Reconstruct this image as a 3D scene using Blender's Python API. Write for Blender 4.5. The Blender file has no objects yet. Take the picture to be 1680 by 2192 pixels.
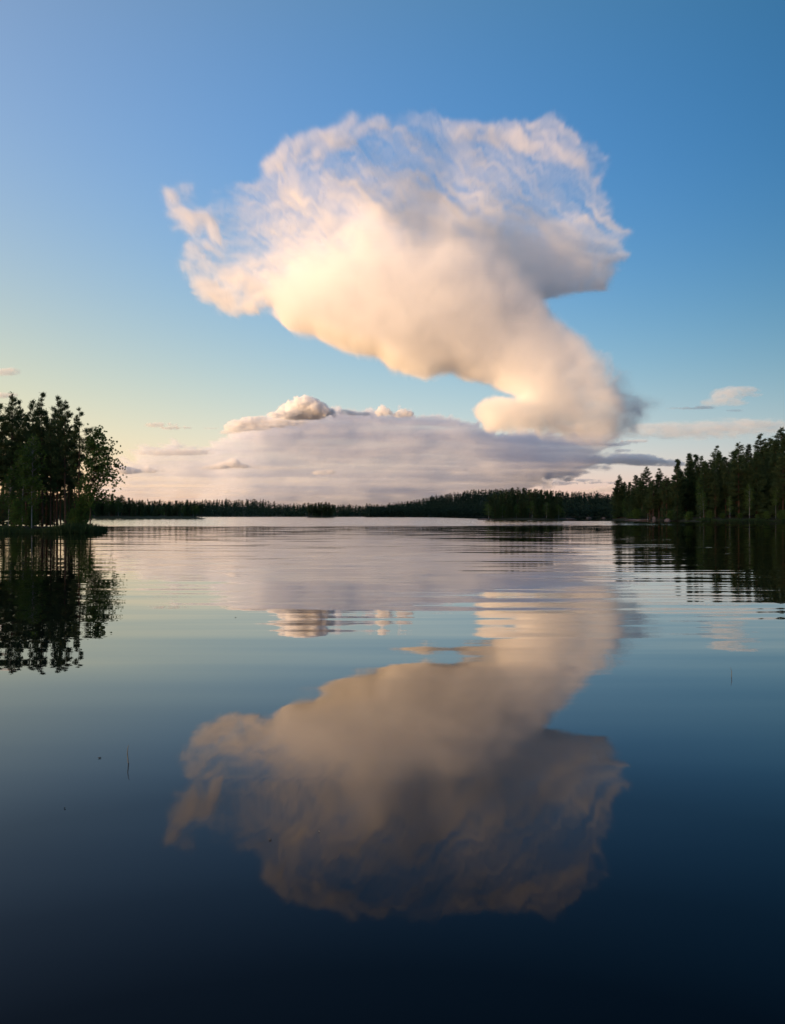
import bpy, math, time
import numpy as np
from mathutils import Vector
T0 = time.time()
C = bpy.context.scene
COL = C.collection
R = math.radians

# ------------------------------------------------------------------ camera, sky, sun, exposure
F, HZ, CAM_H = 1683.0, 1103.0, 2.5            # focal length and horizon row in a 1680 px wide frame, eye height in metres
cam = bpy.data.objects.new('camera', bpy.data.cameras.new('camera'))
COL.objects.link(cam)
C.camera = cam
cam.location = (0, 0, CAM_H)
cam.rotation_euler = (R(90), 0, 0)
cam.data.sensor_fit = 'HORIZONTAL'
cam.data.sensor_width = 36
cam.data.lens = 36 * F / 1680
cam.data.shift_y = 7 / 1680
cam.data.clip_start = 0.1
cam.data.clip_end = 80000

SUN_EL, SUN_AZ = 3.0, -118.0                  # low evening sun, far out to the left and a little behind
w = bpy.data.worlds.new('World')
C.world = w
w.use_nodes = True
nt = w.node_tree
N, L = nt.nodes, nt.links
bg = N['Background']
sky = N.new('ShaderNodeTexSky')
sky.sky_type = 'NISHITA'
sky.sun_disc = False
sky.sun_elevation = R(SUN_EL)
sky.sun_rotation = R(SUN_AZ)
sky.air_density, sky.dust_density, sky.ozone_density = 1.0, 0.5, 2.0
bg.inputs[1].default_value = 0.15
# gentle colour grade of the sky by direction (deeper blue away from the sun, creamier near the horizon)
GRADE = [[1.232, -0.548, -4.439, -7.423, -0.878, 2.968, 3.157, 6.961, -0.69],
         [0.515, -0.508, -0.416, -3.752, -0.913, 0.336, 0.614, 3.977, 0.162],
         [-0.063, 0.058, 3.142, -4.248, -1.324, -2.079, -2.215, 3.95, 2.487]]


def wmath(op, a, b=None, c=None):
    q = N.new('ShaderNodeMath')
    q.operation = op
    for i, v in enumerate((a, b, c)):
        if v is None:
            continue
        if isinstance(v, (int, float)):
            q.inputs[i].default_value = v
        else:
            L.new(v, q.inputs[i])
    return q.outputs[0]


tc = N.new('ShaderNodeTexCoord')
sp = N.new('ShaderNodeSeparateXYZ')
L.new(tc.outputs['Generated'], sp.inputs[0])
gx = wmath('MINIMUM', wmath('MAXIMUM', sp.outputs[0], -0.48), 0.48)
gz = wmath('MINIMUM', wmath('MAXIMUM', sp.outputs[2], 0.0), 0.6)
terms = [None, gx, gz, wmath('MULTIPLY', gx, gz), wmath('MULTIPLY', gx, gx), wmath('MULTIPLY', gz, gz)]
terms += [wmath('MULTIPLY', terms[5], gz), wmath('MULTIPLY', terms[3], gz), wmath('EXPONENT', wmath('MULTIPLY', gz, -1 / .06))]
cc = N.new('ShaderNodeCombineXYZ')
for i in range(3):
    acc = GRADE[i][0]
    for k in range(1, 9):
        acc = wmath('MULTIPLY_ADD', terms[k], GRADE[i][k], acc)
    L.new(wmath('EXPONENT', acc), cc.inputs[i])
vm = N.new('ShaderNodeVectorMath')
vm.operation = 'MULTIPLY'
L.new(sky.outputs[0], vm.inputs[0])
L.new(cc.outputs[0], vm.inputs[1])
L.new(vm.outputs[0], bg.inputs[0])

sd = bpy.data.lights.new('sun', 'SUN')
sun = bpy.data.objects.new('sun', sd)
COL.objects.link(sun)
sd.energy = 3.8
sd.angle = R(0.5)
sd.color = (1, 0.65, 0.34)
sun.rotation_euler = Vector((math.sin(R(SUN_AZ)) * math.cos(R(SUN_EL)), math.cos(R(SUN_AZ)) * math.cos(R(SUN_EL)),
                             math.sin(R(SUN_EL)))).to_track_quat('Z', 'Y').to_euler()
vs = C.view_settings
vs.view_transform = 'Standard'
vs.look = 'None'
vs.gamma = 1
vs.exposure = 0.8
C.cycles.max_bounces = 14
C.cycles.volume_bounces = 10
C.cycles.use_denoising = True

rng = np.random.default_rng(11)


# ------------------------------------------------------------------ helpers
def tag(o, label=None, cat=None, group=None, kind=None):
    for k, v in (('label', label), ('category', cat), ('group', group), ('kind', kind)):
        if v:
            o[k] = v
    return o


def mesh_obj(name, verts, faces, mat, parent=None, smooth=False, link=True):
    me = bpy.data.meshes.new(name)
    me.from_pydata([tuple(v) for v in verts], [], [tuple(f) for f in faces])
    if smooth:
        me.polygons.foreach_set('use_smooth', [True] * len(me.polygons))
    me.materials.append(mat)
    o = bpy.data.objects.new(name, me)
    if link:
        COL.objects.link(o)
    if parent:
        o.parent = parent
    return o


def tri_mesh(name, V, mat, quads=False):
    """V: (n, 3 or 4, 3) loose faces -> mesh data"""
    n, k = V.shape[:2]
    me = bpy.data.meshes.new(name)
    me.vertices.add(n * k)
    me.vertices.foreach_set('co', V.astype(np.float32).ravel())
    me.loops.add(n * k)
    me.loops.foreach_set('vertex_index', np.arange(n * k, dtype=np.int32))
    me.polygons.add(n)
    me.polygons.foreach_set('loop_start', np.arange(0, n * k, k, dtype=np.int32))
    me.update(calc_edges=True)
    me.materials.append(mat)
    return me


class MB:
    def __init__(s):
        s.v, s.f = [], []

    def tube(s, pts, rad, n=6):
        b = len(s.v)
        pts = [np.array(p, float) for p in pts]
        for i, (p, r) in enumerate(zip(pts, rad)):
            d = pts[min(i + 1, len(pts) - 1)] - pts[max(i - 1, 0)]
            d /= np.linalg.norm(d) + 1e-9
            a = np.cross(d, (0.31, 0.95, 0.05))
            a /= np.linalg.norm(a) + 1e-9
            c = np.cross(d, a)
            for k in range(n):
                t = 2 * math.pi * k / n
                s.v.append(p + r * (math.cos(t) * a + math.sin(t) * c))
        for i in range(len(pts) - 1):
            for k in range(n):
                k2 = (k + 1) % n
                s.f.append((b + i * n + k, b + i * n + k2, b + (i + 1) * n + k2, b + (i + 1) * n + k))
        s.f.append(tuple(b + (len(pts) - 1) * n + k for k in range(n)))


def up(a, axis, n):
    m = a.shape[axis] - 1
    t = np.linspace(0, m - 1e-4, n)
    i = t.astype(int)
    f = (t - i).astype(np.float32)
    f = f * f * (3 - 2 * f)
    sh = [1] * a.ndim
    sh[axis] = n
    f = f.reshape(sh)
    return np.take(a, i, axis) * (1 - f) + np.take(a, i + 1, axis) * f


def fbm(r, shape, cells, octs=4, gain=.5, billow=False):
    out = np.zeros(shape, np.float32)
    amp, tot = 1, 0
    for o in range(octs):
        a = r.random([max(1, int(round(k * 2 ** o))) + 1 for k in cells], dtype=np.float32) * 2 - 1
        for ax in range(len(shape)):
            a = up(a, ax, shape[ax])
        if billow:
            a = 1 - 2.4 * np.abs(a)
        out += a * amp
        tot += amp
        amp *= gain
    return out / tot * 1.6


def spectral(r, shape, cells, beta=None, std=.42):
    """smooth random field with a power-law spectrum; cells = number of the largest blobs along each axis"""
    dim = len(shape)
    beta = beta or (1.85 if dim == 2 else 2.5)
    k2 = 0
    for ax, (n, c) in enumerate(zip(shape, cells)):
        f = (np.fft.rfftfreq(n) if ax == dim - 1 else np.fft.fftfreq(n)) * n / c
        sh = [1] * dim
        sh[ax] = len(f)
        k2 = k2 + (f.reshape(sh)) ** 2
    amp = (k2 + .6) ** (-beta / 2) * (k2 > 0)
    F_ = np.fft.rfftn(r.standard_normal(shape).astype(np.float32)) * amp
    o = np.fft.irfftn(F_, shape).astype(np.float32)
    return o / o.std() * std


def sstep(a, b, x):
    t = np.clip((x - a) / (b - a), 0, 1)
    return t * t * (3 - 2 * t)


def polydist(P, X, Y):
    P = np.array(P, float)
    Q = np.roll(P, -1, 0)
    best = np.full(X.shape, 1e9)
    ins = np.zeros(X.shape, bool)
    for (ax, ay), (bx, by) in zip(P, Q):
        dx, dy = bx - ax, by - ay
        t = np.clip(((X - ax) * dx + (Y - ay) * dy) / (dx * dx + dy * dy + 1e-9), 0, 1)
        best = np.minimum(best, np.hypot(X - ax - t * dx, Y - ay - t * dy))
        ins ^= ((ay > Y) != (by > Y)) & (X < (bx - ax) * (Y - ay) / (by - ay + 1e-12) + ax)
    return np.where(ins, best, -best)


def rbf(pts, X, Y, s, sy=None):
    sy = sy or s
    num = np.zeros(X.shape)
    den = np.full(X.shape, 1e-9)
    for x, y, v in pts:
        q = ((X - x) / s) ** 2 + ((Y - y) / sy) ** 2
        wt = np.exp(-q / 2) + 1e-5 / (1 + q)
        num += wt * v
        den += wt
    return num / den


def material(name, col, rough=.8, noise=None, col2=None, translucent=0.0, island=False):
    m = bpy.data.materials.new(name)
    m.use_nodes = True
    nt = m.node_tree
    b = nt.nodes['Principled BSDF']
    b.inputs['Roughness'].default_value = rough
    b.inputs['Base Color'].default_value = (*col, 1)
    b.inputs['Specular IOR Level'].default_value = 0.2
    src = None
    if noise:
        g = nt.nodes.new('ShaderNodeNewGeometry')
        no = nt.nodes.new('ShaderNodeTexNoise')
        no.inputs['Scale'].default_value = noise
        no.inputs['Detail'].default_value = 4
        oi = nt.nodes.new('ShaderNodeObjectInfo')
        ad = nt.nodes.new('ShaderNodeMath')
        ad.operation = 'MULTIPLY_ADD'
        ad.inputs[1].default_value = 0.45
        cr = nt.nodes.new('ShaderNodeMix')
        cr.data_type = 'RGBA'
        cr.inputs['A'].default_value = (*col, 1)
        cr.inputs['B'].default_value = (*col2, 1)
        nt.links.new(g.outputs['Position'], no.inputs['Vector'])
        nt.links.new(oi.outputs['Random'], ad.inputs[0])
        sb = nt.nodes.new('ShaderNodeMath')
        sb.operation = 'SUBTRACT'
        sb.inputs[1].default_value = 0.22
        nt.links.new(no.outputs['Fac'], sb.inputs[0])
        nt.links.new(sb.outputs[0], ad.inputs[2])
        mr = nt.nodes.new('ShaderNodeMapRange')
        mr.inputs[1].default_value = .25
        mr.inputs[2].default_value = .75
        nt.links.new(ad.outputs[0], mr.inputs[0])
        nt.links.new(mr.outputs[0], cr.inputs['Factor'])
        src = cr.outputs['Result']
        nt.links.new(src, b.inputs['Base Color'])
    if translucent:
        tr = nt.nodes.new('ShaderNodeBsdfTranslucent')
        mx = nt.nodes.new('ShaderNodeMixShader')
        mx.inputs[0].default_value = translucent
        if src:
            nt.links.new(src, tr.inputs[0])
        else:
            tr.inputs[0].default_value = (*col, 1)
        nt.links.new(b.outputs[0], mx.inputs[1])
        nt.links.new(tr.outputs[0], mx.inputs[2])
        nt.links.new(mx.outputs[0], nt.nodes['Material Output'].inputs[0])
    return m


M_PINE = material('pine_needles', (.046, .076, .028), .7, .5, (.088, .125, .044), .25)
M_SPRUCE = material('spruce_needles', (.040, .074, .028), .7, .5, (.075, .120, .044), .22)
M_BIRCH = material('birch_leaves', (.070, .135, .028), .6, .6, (.12, .20, .042), .4)
M_BARK = material('pine_bark', (.060, .040, .030), .9, 3.0, (.130, .075, .045))
M_BBARK = material('birch_bark', (.20, .19, .17), .8, 2.5, (.42, .40, .37))
M_REED = material('reed_blades', (.035, .070, .020), .7, .8, (.070, .105, .035), .3)
M_SOIL = material('forest_floor', (.030, .032, .016), .95, .3, (.060, .060, .030))
M_ROCK = material('granite', (.10, .075, .065), .85, 1.2, (.20, .15, .13))
M_FAR = material('far_forest', (.016, .034, .020), .9, .02, (.028, .052, .026))
M_STEM = material('dry_stem', (.06, .06, .05), .7)

# ------------------------------------------------------------------ water
mw = bpy.data.materials.new('lake_water')
mw.use_nodes = True
nt = mw.node_tree
N, L = nt.nodes, nt.links
N.remove(N['Principled BSDF'])
body = N.new('ShaderNodeBsdfDiffuse')
body.inputs['Color'].default_value = (.0006, .0020, .0050, 1)
mirror = N.new('ShaderNodeBsdfGlossy')
mirror.inputs['Roughness'].default_value = 0.0
mixw = N.new('ShaderNodeMixShader')
L.new(body.outputs[0], mixw.inputs[1])
L.new(mirror.outputs[0], mixw.inputs[2])
L.new(mixw.outputs[0], N['Material Output'].inputs[0])
geo = N.new('ShaderNodeNewGeometry')
pos = geo.outputs['Position']


def vmul(v, s):
    q = N.new('ShaderNodeVectorMath')
    q.operation = 'MULTIPLY'
    L.new(v, q.inputs[0])
    q.inputs[1].default_value = s
    return q.outputs[0]


def slope(sx, sy, detail, ax, ay, seed):
    """noise vector -> slope vector (ax, ay)"""
    m = N.new('ShaderNodeMapping')
    m.inputs['Scale'].default_value = (sx, sy, 1)
    m.inputs['Location'].default_value = (seed, seed * .7, seed * 1.3)
    m.inputs['Rotation'].default_value = (0, 0, R(3))
    L.new(pos, m.inputs[0])
    n = N.new('ShaderNodeTexNoise')
    n.inputs['Scale'].default_value = 1
    n.inputs['Detail'].default_value = detail
    L.new(m.outputs[0], n.inputs[0])
    s = N.new('ShaderNodeVectorMath')
    s.operation = 'SUBTRACT'
    L.new(n.outputs['Color'], s.inputs[0])
    s.inputs[1].default_value = (.5, .5, .5)
    return vmul(s.outputs[0], (ax, ay, 0))


def vadd(a, c):
    q = N.new('ShaderNodeVectorMath')
    q.operation = 'ADD'
    L.new(a, q.inputs[0])
    L.new(c, q.inputs[1])
    return q.outputs[0]


def vscale(v, f):
    q = N.new('ShaderNodeVectorMath')
    q.operation = 'SCALE'
    L.new(v, q.inputs[0])
    L.new(f, q.inputs['Scale'])
    return q.outputs[0]


def step(v, a, c):
    q = N.new('ShaderNodeMapRange')
    q.interpolation_type = 'SMOOTHSTEP'
    L.new(v, q.inputs[0])
    q.inputs[1].default_value = a
    q.inputs[2].default_value = c
    return q.outputs[0]


def scal(sx, sy, seed, detail=3):
    m = N.new('ShaderNodeMapping')
    m.inputs['Scale'].default_value = (sx, sy, 1)
    m.inputs['Location'].default_value = (seed, -seed, 0)
    L.new(pos, m.inputs[0])
    n = N.new('ShaderNodeTexNoise')
    n.inputs['Scale'].default_value = 1
    n.inputs['Detail'].default_value = detail
    L.new(m.outputs[0], n.inputs[0])
    return n.outputs['Fac']


sw = N.new('ShaderNodeSeparateXYZ')
L.new(pos, sw.inputs[0])
wx, wy = sw.outputs[0], sw.outputs[1]
# the lake is glassy near the shore, gets fine ripples further out and is ruffled by a breeze beyond
swell = slope(.09, .50, 1.0, .008, .042, 3)
ripple = slope(.12, 1.3, 2.0, .012, .095, 9)
fine = slope(.5, 4.0, 2.0, .005, .014, 17)
calm = wmath('MULTIPLY_ADD', step(scal(.02, .06, 5), .35, .7), .8, .35)
far_gain = wmath('MULTIPLY_ADD', step(wy, 7, 32), .85, .15)
near = vadd(vadd(swell, vscale(ripple, wmath('MULTIPLY', calm, far_gain))), vscale(fine, wmath('MULTIPLY', calm, far_gain)))
wob = wmath('MULTIPLY', wmath('SUBTRACT', scal(.012, .03, 21, 4), .5), 110.0)
yw = wmath('ADD', wy, wob)
front = step(yw, 178, 200)
# far edge of the breeze: open water in the middle, closer in on the right where the islands give lee
lim = wmath('MULTIPLY_ADD', step(wx, 30, 75), -1000.0, 1330.0)
back = wmath('SUBTRACT', 1.0, step(wmath('DIVIDE', yw, lim), .96, 1.06))
rightcut = wmath('SUBTRACT', 1.0, step(wx, 88, 100))
band = wmath('MULTIPLY', wmath('MULTIPLY', front, back), rightcut)
p1 = wmath('MULTIPLY', wmath('MULTIPLY', step(wx, 58, 66), 1.0),
           wmath('MULTIPLY', step(wy, 141, 145), wmath('SUBTRACT', 1.0, step(wy, 152, 157))))
p2 = wmath('MULTIPLY', step(wx, 70, 84),
           wmath('MULTIPLY', step(wy, 266, 272), wmath('SUBTRACT', 1.0, step(wy, 282, 290))))
patch = wmath('MULTIPLY', wmath('MAXIMUM', p1, p2), .5)
band = wmath('MAXIMUM', band, patch)
rough = slope(.9, 2.2, 3.0, .14, .17, 31)
tilt = N.new('ShaderNodeVectorMath')          # at a grazing view only the near faces of the wavelets show
tilt.operation = 'ADD'
L.new(rough, tilt.inputs[0])
tilt.inputs[1].default_value = (0, -.036, 0)
sl = vadd(near, vscale(tilt.outputs[0], band))
nz = N.new('ShaderNodeVectorMath')
nz.operation = 'ADD'
L.new(sl, nz.inputs[0])
nz.inputs[1].default_value = (0, 0, 1)
nn = N.new('ShaderNodeVectorMath')
nn.operation = 'NORMALIZE'
L.new(nz.outputs[0], nn.inputs[0])
L.new(nn.outputs[0], mirror.inputs['Normal'])
# reflectance of water for the evening sky, which is polarised upright: strong when grazing, almost none when steep
cosv = N.new('ShaderNodeVectorMath')
cosv.operation = 'DOT_PRODUCT'
L.new(nn.outputs[0], cosv.inputs[0])
L.new(geo.outputs['Incoming'], cosv.inputs[1])
ramp = N.new('ShaderNodeValToRGB')
stops = [(0, .98), (.03, .97), (.07, .92), (.144, .66), (.232, .38), (.335, .150), (.42, .068), (.5, .028), (.6, .014), (1, .012)]
el = ramp.color_ramp.elements
el[0].position, el[1].position = stops[0][0], stops[-1][0]
el[0].color = (stops[0][1],) * 3 + (1,)
el[1].color = (stops[-1][1],) * 3 + (1,)
for p_, v_ in stops[1:-1]:
    e_ = el.new(p_)
    e_.color = (v_, v_, v_, 1)
L.new(wmath('ABSOLUTE', cosv.outputs['Value']), ramp.inputs[0])
L.new(ramp.outputs['Color'], mixw.inputs[0])
S = 40000
water = mesh_obj('water', [(-S, -300, 0), (S, -300, 0), (S, S, 0), (-S, S, 0)], [(0, 1, 2, 3)], mw)
tag(water, kind='structure')


# ------------------------------------------------------------------ terrain
def px2x(px, D):
    return (px - 840) / F * D


def terrain(name, poly, hfun, step_, mat):
    """land inside a shoreline polygon (world x, y); hfun(dist_inside, x, y) -> height"""
    P = np.array(poly)
    x0, y0 = P.min(0) - step_ * 2
    x1, y1 = P.max(0) + step_ * 2
    xs, ys = np.arange(x0, x1 + step_, step_), np.arange(y0, y1 + step_, step_)
    X, Y = np.meshgrid(xs, ys, indexing='ij')
    d = polydist(poly, X, Y)
    wv = fbm(np.random.default_rng(3), X.shape, (max(2, len(xs) / 9), max(2, len(ys) / 9)), 3)
    Z = np.where(d > 0, hfun(np.maximum(d, 0), X, Y), d * .35) + wv * .12 * sstep(-1, 4, d)
    idx = np.arange(len(xs) * len(ys)).reshape(len(xs), len(ys))
    fa = np.stack([idx[:-1, :-1], idx[1:, :-1], idx[1:, 1:], idx[:-1, 1:]], -1).reshape(-1, 4)
    dm = d.ravel()[fa].max(1) > -step_ * 2
    o = mesh_obj(name, np.stack([X, Y, Z], -1).reshape(-1, 3), fa[dm].tolist(), mat, smooth=True)
    tag(o, kind='structure')
    return o


def at(poly, hfun, x, y):
    d = polydist(poly, np.array([[x]]), np.array([[y]]))
    return float(hfun(np.maximum(d, 0), np.array([[x]]), np.array([[y]]))[0, 0]), float(d[0, 0])


# left peninsula
LEFT = [(-42.5, 112.5), (-46, 111.2), (-54, 109.8), (-64, 109), (-90, 108), (-170, 90), (-400, 60), (-400, 240), (-170, 190), (-90, 152), (-60, 139), (-47, 128), (-43, 119)]
h_left = lambda d, x, y: .15 + .75 * (1 - np.exp(-d / 4)) + np.clip(-x - 95, 0, 400) * .12
terrain('shore', LEFT, h_left, 2.0, M_SOIL)
# right shore
RIGHT = [(116, 418), (118, 385), (121, 352), (121, 330), (122, 312), (131, 301), (147, 293), (170, 286), (300, 262), (460, 250), (470, 700), (300, 720), (200, 560), (150, 470)]
h_right = lambda d, x, y: .25 + 1.2 * (1 - np.exp(-d / 3)) + 16 * sstep(6, 75, d)
terrain('shore', RIGHT, h_right, 3.0, M_SOIL)
# islands
ISL = [(50.5, 428), (56, 421), (68, 418), (80, 419), (90, 424), (96, 430), (97, 436), (88, 448), (72, 455), (57, 446), (47, 432)]
h_isl = lambda d, x, y: .1 + 1.1 * (1 - np.exp(-d / 5))
terrain('island', ISL, h_isl, 1.5, M_SOIL)
SML = [(-103, 935), (-95, 928), (-80, 926), (-68, 934), (-72, 948), (-88, 952), (-99, 946)]
terrain('island', SML, h_isl, 2.0, M_SOIL)
# far left wooded point
PT = [(-134, 565), (-150, 556), (-180, 548), (-225, 540), (-300, 530), (-600, 500), (-620, 800), (-300, 680), (-180, 610), (-140, 578)]
h_pt = lambda d, x, y: .2 + 2.0 * (1 - np.exp(-d / 8)) + np.clip(-x - 330, 0, 400) * .10
terrain('shore', PT, h_pt, 5.0, M_SOIL)
# unseen bare rise added left of the view to block the low sun from the lake
SHADE_RIDGE = [(-520, -300), (-420, 0), (-420, 420), (-640, 900), (-900, 1500), (-1300, 2300), (-1900, 2300), (-1500, 900), (-1000, -300)]
h_shade_ridge = lambda d, x, y: 150 * sstep(0, 260, d)
terrain('hill', SHADE_RIDGE, h_shade_ridge, 25.0, M_SOIL)


# far hills: land rising behind the far shoreline
def far_land(name, pxs, tops, D0, tree, depth=260, ext=600):
    n, m = 90, 14
    px = np.linspace(pxs[0], pxs[-1], n)
    ridge = (HZ - np.interp(px, pxs, tops)) / F * (D0 + depth) + CAM_H - tree
    ridge = np.maximum(ridge, 1.0)
    V = []
    for j in range(m):
        D = D0 - 8 + (depth + ext) * (j / (m - 1)) ** 1.5
        s = float(sstep(0, depth, D - D0))
        for i in range(n):
            V.append((px2x(px[i], D), D, -1 if j == 0 else .6 + ridge[i] * s))
    Fc = [(j * n + i, j * n + i + 1, (j + 1) * n + i + 1, (j + 1) * n + i) for j in range(m - 1) for i in range(n - 1)]
    tag(mesh_obj(name, V, Fc, M_SOIL, smooth=True), kind='structure')
    return lambda p, D: .6 + float(np.interp(p, px, ridge)) * float(sstep(0, depth, D - D0))


FARB_P = [-60, 380, 430, 459, 525, 558, 608, 657, 724, 758, 813, 860, 930]
FARB_T = [1072, 1073, 1072, 1071, 1069, 1070.5, 1079, 1078, 1082, 1083, 1086.5, 1086, 1088]
FARR_P = [780, 815, 831, 886, 955, 1013, 1057, 1126, 1180, 1231, 1304, 1420, 1600]
FARR_T = [1090, 1087, 1082, 1073, 1058, 1051, 1049, 1049, 1051, 1054, 1058, 1060, 1060]
hb = far_land('hill', FARB_P, FARB_T, 1350, 15)
hr = far_land('hill', FARR_P, FARR_T, 1120, 15)

# ------------------------------------------------------------------ trees
def unit(v):
    return v / (np.linalg.norm(v, axis=-1, keepdims=True) + 1e-9)


def tufts(r, P, U, size, k, spread, width=.32, droop=0.0):
    """k needle sprays / leaves round each point P pointing roughly along U"""
    n = len(P)
    P = np.repeat(P, k, 0)
    U = np.repeat(U, k, 0)
    s = size * r.uniform(.6, 1.25, (n * k, 1))
    d = unit(U + r.normal(0, spread, (n * k, 3)) + np.array([0, 0, -droop]))
    side = unit(np.cross(d, r.normal(0, 1, (n * k, 3)))) * s * width
    base = P + r.normal(0, size * .35, (n * k, 3))
    return np.stack([base - side * .5, base + d * s * .55 - side, base + d * s, base + d * s * .5 + side], 1)


def needles(r, P, U, size, k, spread, width=.11):
    """k thin needle sprays round each twig point P, pointing along U"""
    n = len(P)
    P, U = np.repeat(P, k, 0), np.repeat(U, k, 0)
    d = unit(U + r.normal(0, spread, (n * k, 3)))
    s = size * r.uniform(.6, 1.3, (n * k, 1))
    side = unit(np.cross(d, r.normal(0, 1, (n * k, 3)))) * s * width
    base = P + r.normal(0, size * .36, (n * k, 3))
    return np.stack([base - side, base + side, base + d * s + side * .5, base + d * s - side * .5], 1)


def make_pine(seed, H=20, c0=.45, Lmax=2.6, nb=95, lean=0.0, k=7, sz=.34, deadwood=22, skew=0.0, spire=.75):
    r = np.random.default_rng(seed)
    t = MB()
    zs = np.linspace(0, 1, 10)
    wob = np.cumsum(r.normal(0, .05, (10, 2)), 0) * .5
    trunk = [(wob[i, 0] + lean * H * z * z, wob[i, 1], H * z) for i, z in enumerate(zs)]
    t.tube(trunk, [.19 * (H / 20) * (1 - .92 * z) + .012 for z in zs], 7)
    tp = lambda q: np.array([np.interp(q, zs, [p[i] for p in trunk]) for i in range(3)])
    P, U = [tp(1.0)[None]], [np.array([[0, 0, 1.0]])]
    for i in range(nb):
        tt = min(.985, max(0, (i + r.random()) / nb + r.normal(0, .01)))
        if tt > .82 and r.random() < .5:
            continue
        h = c0 + (1 - c0) * tt
        az = r.uniform(0, 2 * math.pi)
        prof = min(1, .5 + tt * 2.0) * (1 - tt) ** spire + .02
        ln = Lmax * prof * r.uniform(.5, 1.3) * (1 + skew * math.cos(az))
        el = r.uniform(-.12, .22) + .4 * tt * tt
        d = np.array([math.cos(az) * math.cos(el), math.sin(az) * math.cos(el), math.sin(el)])
        b0 = tp(h)
        mid = b0 + d * ln * .55 - np.array([0, 0, .07 * ln])
        end = b0 + d * ln + np.array([0, 0, .12 * ln])
        t.tube([b0, mid, end], [.035 * (1 - .6 * tt), .020, .006], 3)
        lat = unit(np.cross(d, (0, 0, 1)))
        for q in range(int(4 + ln * 3.2)):
            f = r.uniform(.38, 1.0)
            p0 = b0 + (mid - b0) * f / .55 if f < .55 else mid + (end - mid) * (f - .55) / .45
            tw = unit(d * .9 + lat * r.choice([-1, 1]) * r.uniform(.3, 1.1) + np.array([0, 0, r.uniform(.05, .5)]))
            tl = (.22 + .30 * ln * (1.15 - f)) * r.uniform(.6, 1.2)
            tl *= .35 + .65 * min(1, (1 - tt) * 5)
            m = max(2, int(tl / .17))
            P.append(p0 + tw * tl * np.linspace(.25, 1, m)[:, None])
            U.append(np.repeat((tw * .8 + np.array([0, 0, .35]))[None], m, 0))
    for i in range(deadwood):
        h = r.uniform(.12, c0 + .1)
        az = r.uniform(0, 2 * math.pi)
        d = np.array([math.cos(az), math.sin(az), r.uniform(-.25, .15)])
        b0 = tp(h)
        t.tube([b0, b0 + d * r.uniform(.5, 1.6)], [.022, .004], 3)
    V = needles(r, np.concatenate(P), np.concatenate(U), sz, k, .55)
    return t, V


def make_spruce(seed, H=20, c0=.06, Lmax=2.3, nb=210, k=12, sz=.36):
    r = np.random.default_rng(seed)
    t = MB()
    zs = np.linspace(0, 1, 8)
    trunk = [(0, 0, H * z) for z in zs]
    t.tube(trunk, [.19 * (H / 20) * (1 - .95 * z) + .01 for z in zs], 7)
    P, U = [], []
    for i in range(nb):
        tt = ((i + r.random()) / nb) ** 1.1
        h = c0 + (1 - c0) * tt
        az = r.uniform(0, 2 * math.pi)
        ln = Lmax * ((1 - tt) ** .8 + .04) * r.uniform(.7, 1.12)
        d = np.array([math.cos(az), math.sin(az), -.22 + .6 * tt])
        b0 = np.array([0, 0, H * h])
        end = b0 + d * ln + np.array([0, 0, .10 * ln])
        t.tube([b0, end], [.025, .005], 3)
        m = max(3, int(ln * 5.5))
        f = r.uniform(.15, 1.02, m)[:, None]
        lat = np.cross(d, (0, 0, 1)) * r.normal(0, .16, (m, 1)) * (1.5 - f)
        P.append(b0 + (end - b0) * f + lat)
        U.append(np.repeat((d + np.array([0, 0, -.25]))[None], m, 0))
    V = needles(r, np.concatenate(P), np.concatenate(U), sz, k, .45, .13)
    return t, V


def make_birch(seed, H=15, c0=.28, Lmax=2.6, nb=100, k=26, sz=.14, lean=.03, skew=0.0):
    r = np.random.default_rng(seed)
    t = MB()
    zs = np.linspace(0, 1, 9)
    wob = np.cumsum(r.normal(0, .10, (9, 2)), 0) * .5
    trunk = [(wob[i, 0] + lean * H * z * z, wob[i, 1], H * z) for i, z in enumerate(zs)]
    t.tube(trunk, [.085 * (H / 15) * (1 - .93 * z) + .01 for z in zs], 7)
    tp = lambda q: np.array([np.interp(q, zs, [p[i] for p in trunk]) for i in range(3)])
    P, U = [], []
    for i in range(nb):
        tt = (i + r.random()) / nb
        h = c0 + (1 - c0) * tt
        az = r.uniform(0, 2 * math.pi)
        ln = Lmax * (math.sin(math.pi * min(1, .22 + .78 * tt)) ** .7 + .12) * r.uniform(.5, 1.15) * (1 + skew * math.cos(az))
        d = np.array([math.cos(az) * .8, math.sin(az) * .8, .6])
        b0 = tp(h)
        mid = b0 + d * ln * .6
        end = b0 + d * ln * np.array([1.1, 1.1, .35]) + np.array([0, 0, .05])
        t.tube([b0, mid, end], [.028, .015, .004], 3)
        m = max(3, int(ln * 5.0))
        f = r.uniform(.25, 1.05, m)[:, None]
        lat = r.normal(0, .30, (m, 3))
        P.append(np.where(f < .6, b0 + (mid - b0) * f / .6, mid + (end - mid) * (f - .6) / .4) + lat)
        U.append(np.repeat((d * .4)[None], m, 0))
    V = tufts(r, np.concatenate(P), np.concatenate(U), sz, k, .9, .42, .35)
    return t, V


def proto(kind, gen, bark, leaf, **kw):
    t, V = gen(**kw)
    me = tri_mesh(kind + '_crown', V, leaf)
    tm = bpy.data.meshes.new(kind + '_trunk')
    tm.from_pydata([tuple(v) for v in t.v], [], t.f)
    tm.materials.append(bark)
    return (kind, tm, me, kw.get('H', 20))


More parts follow.
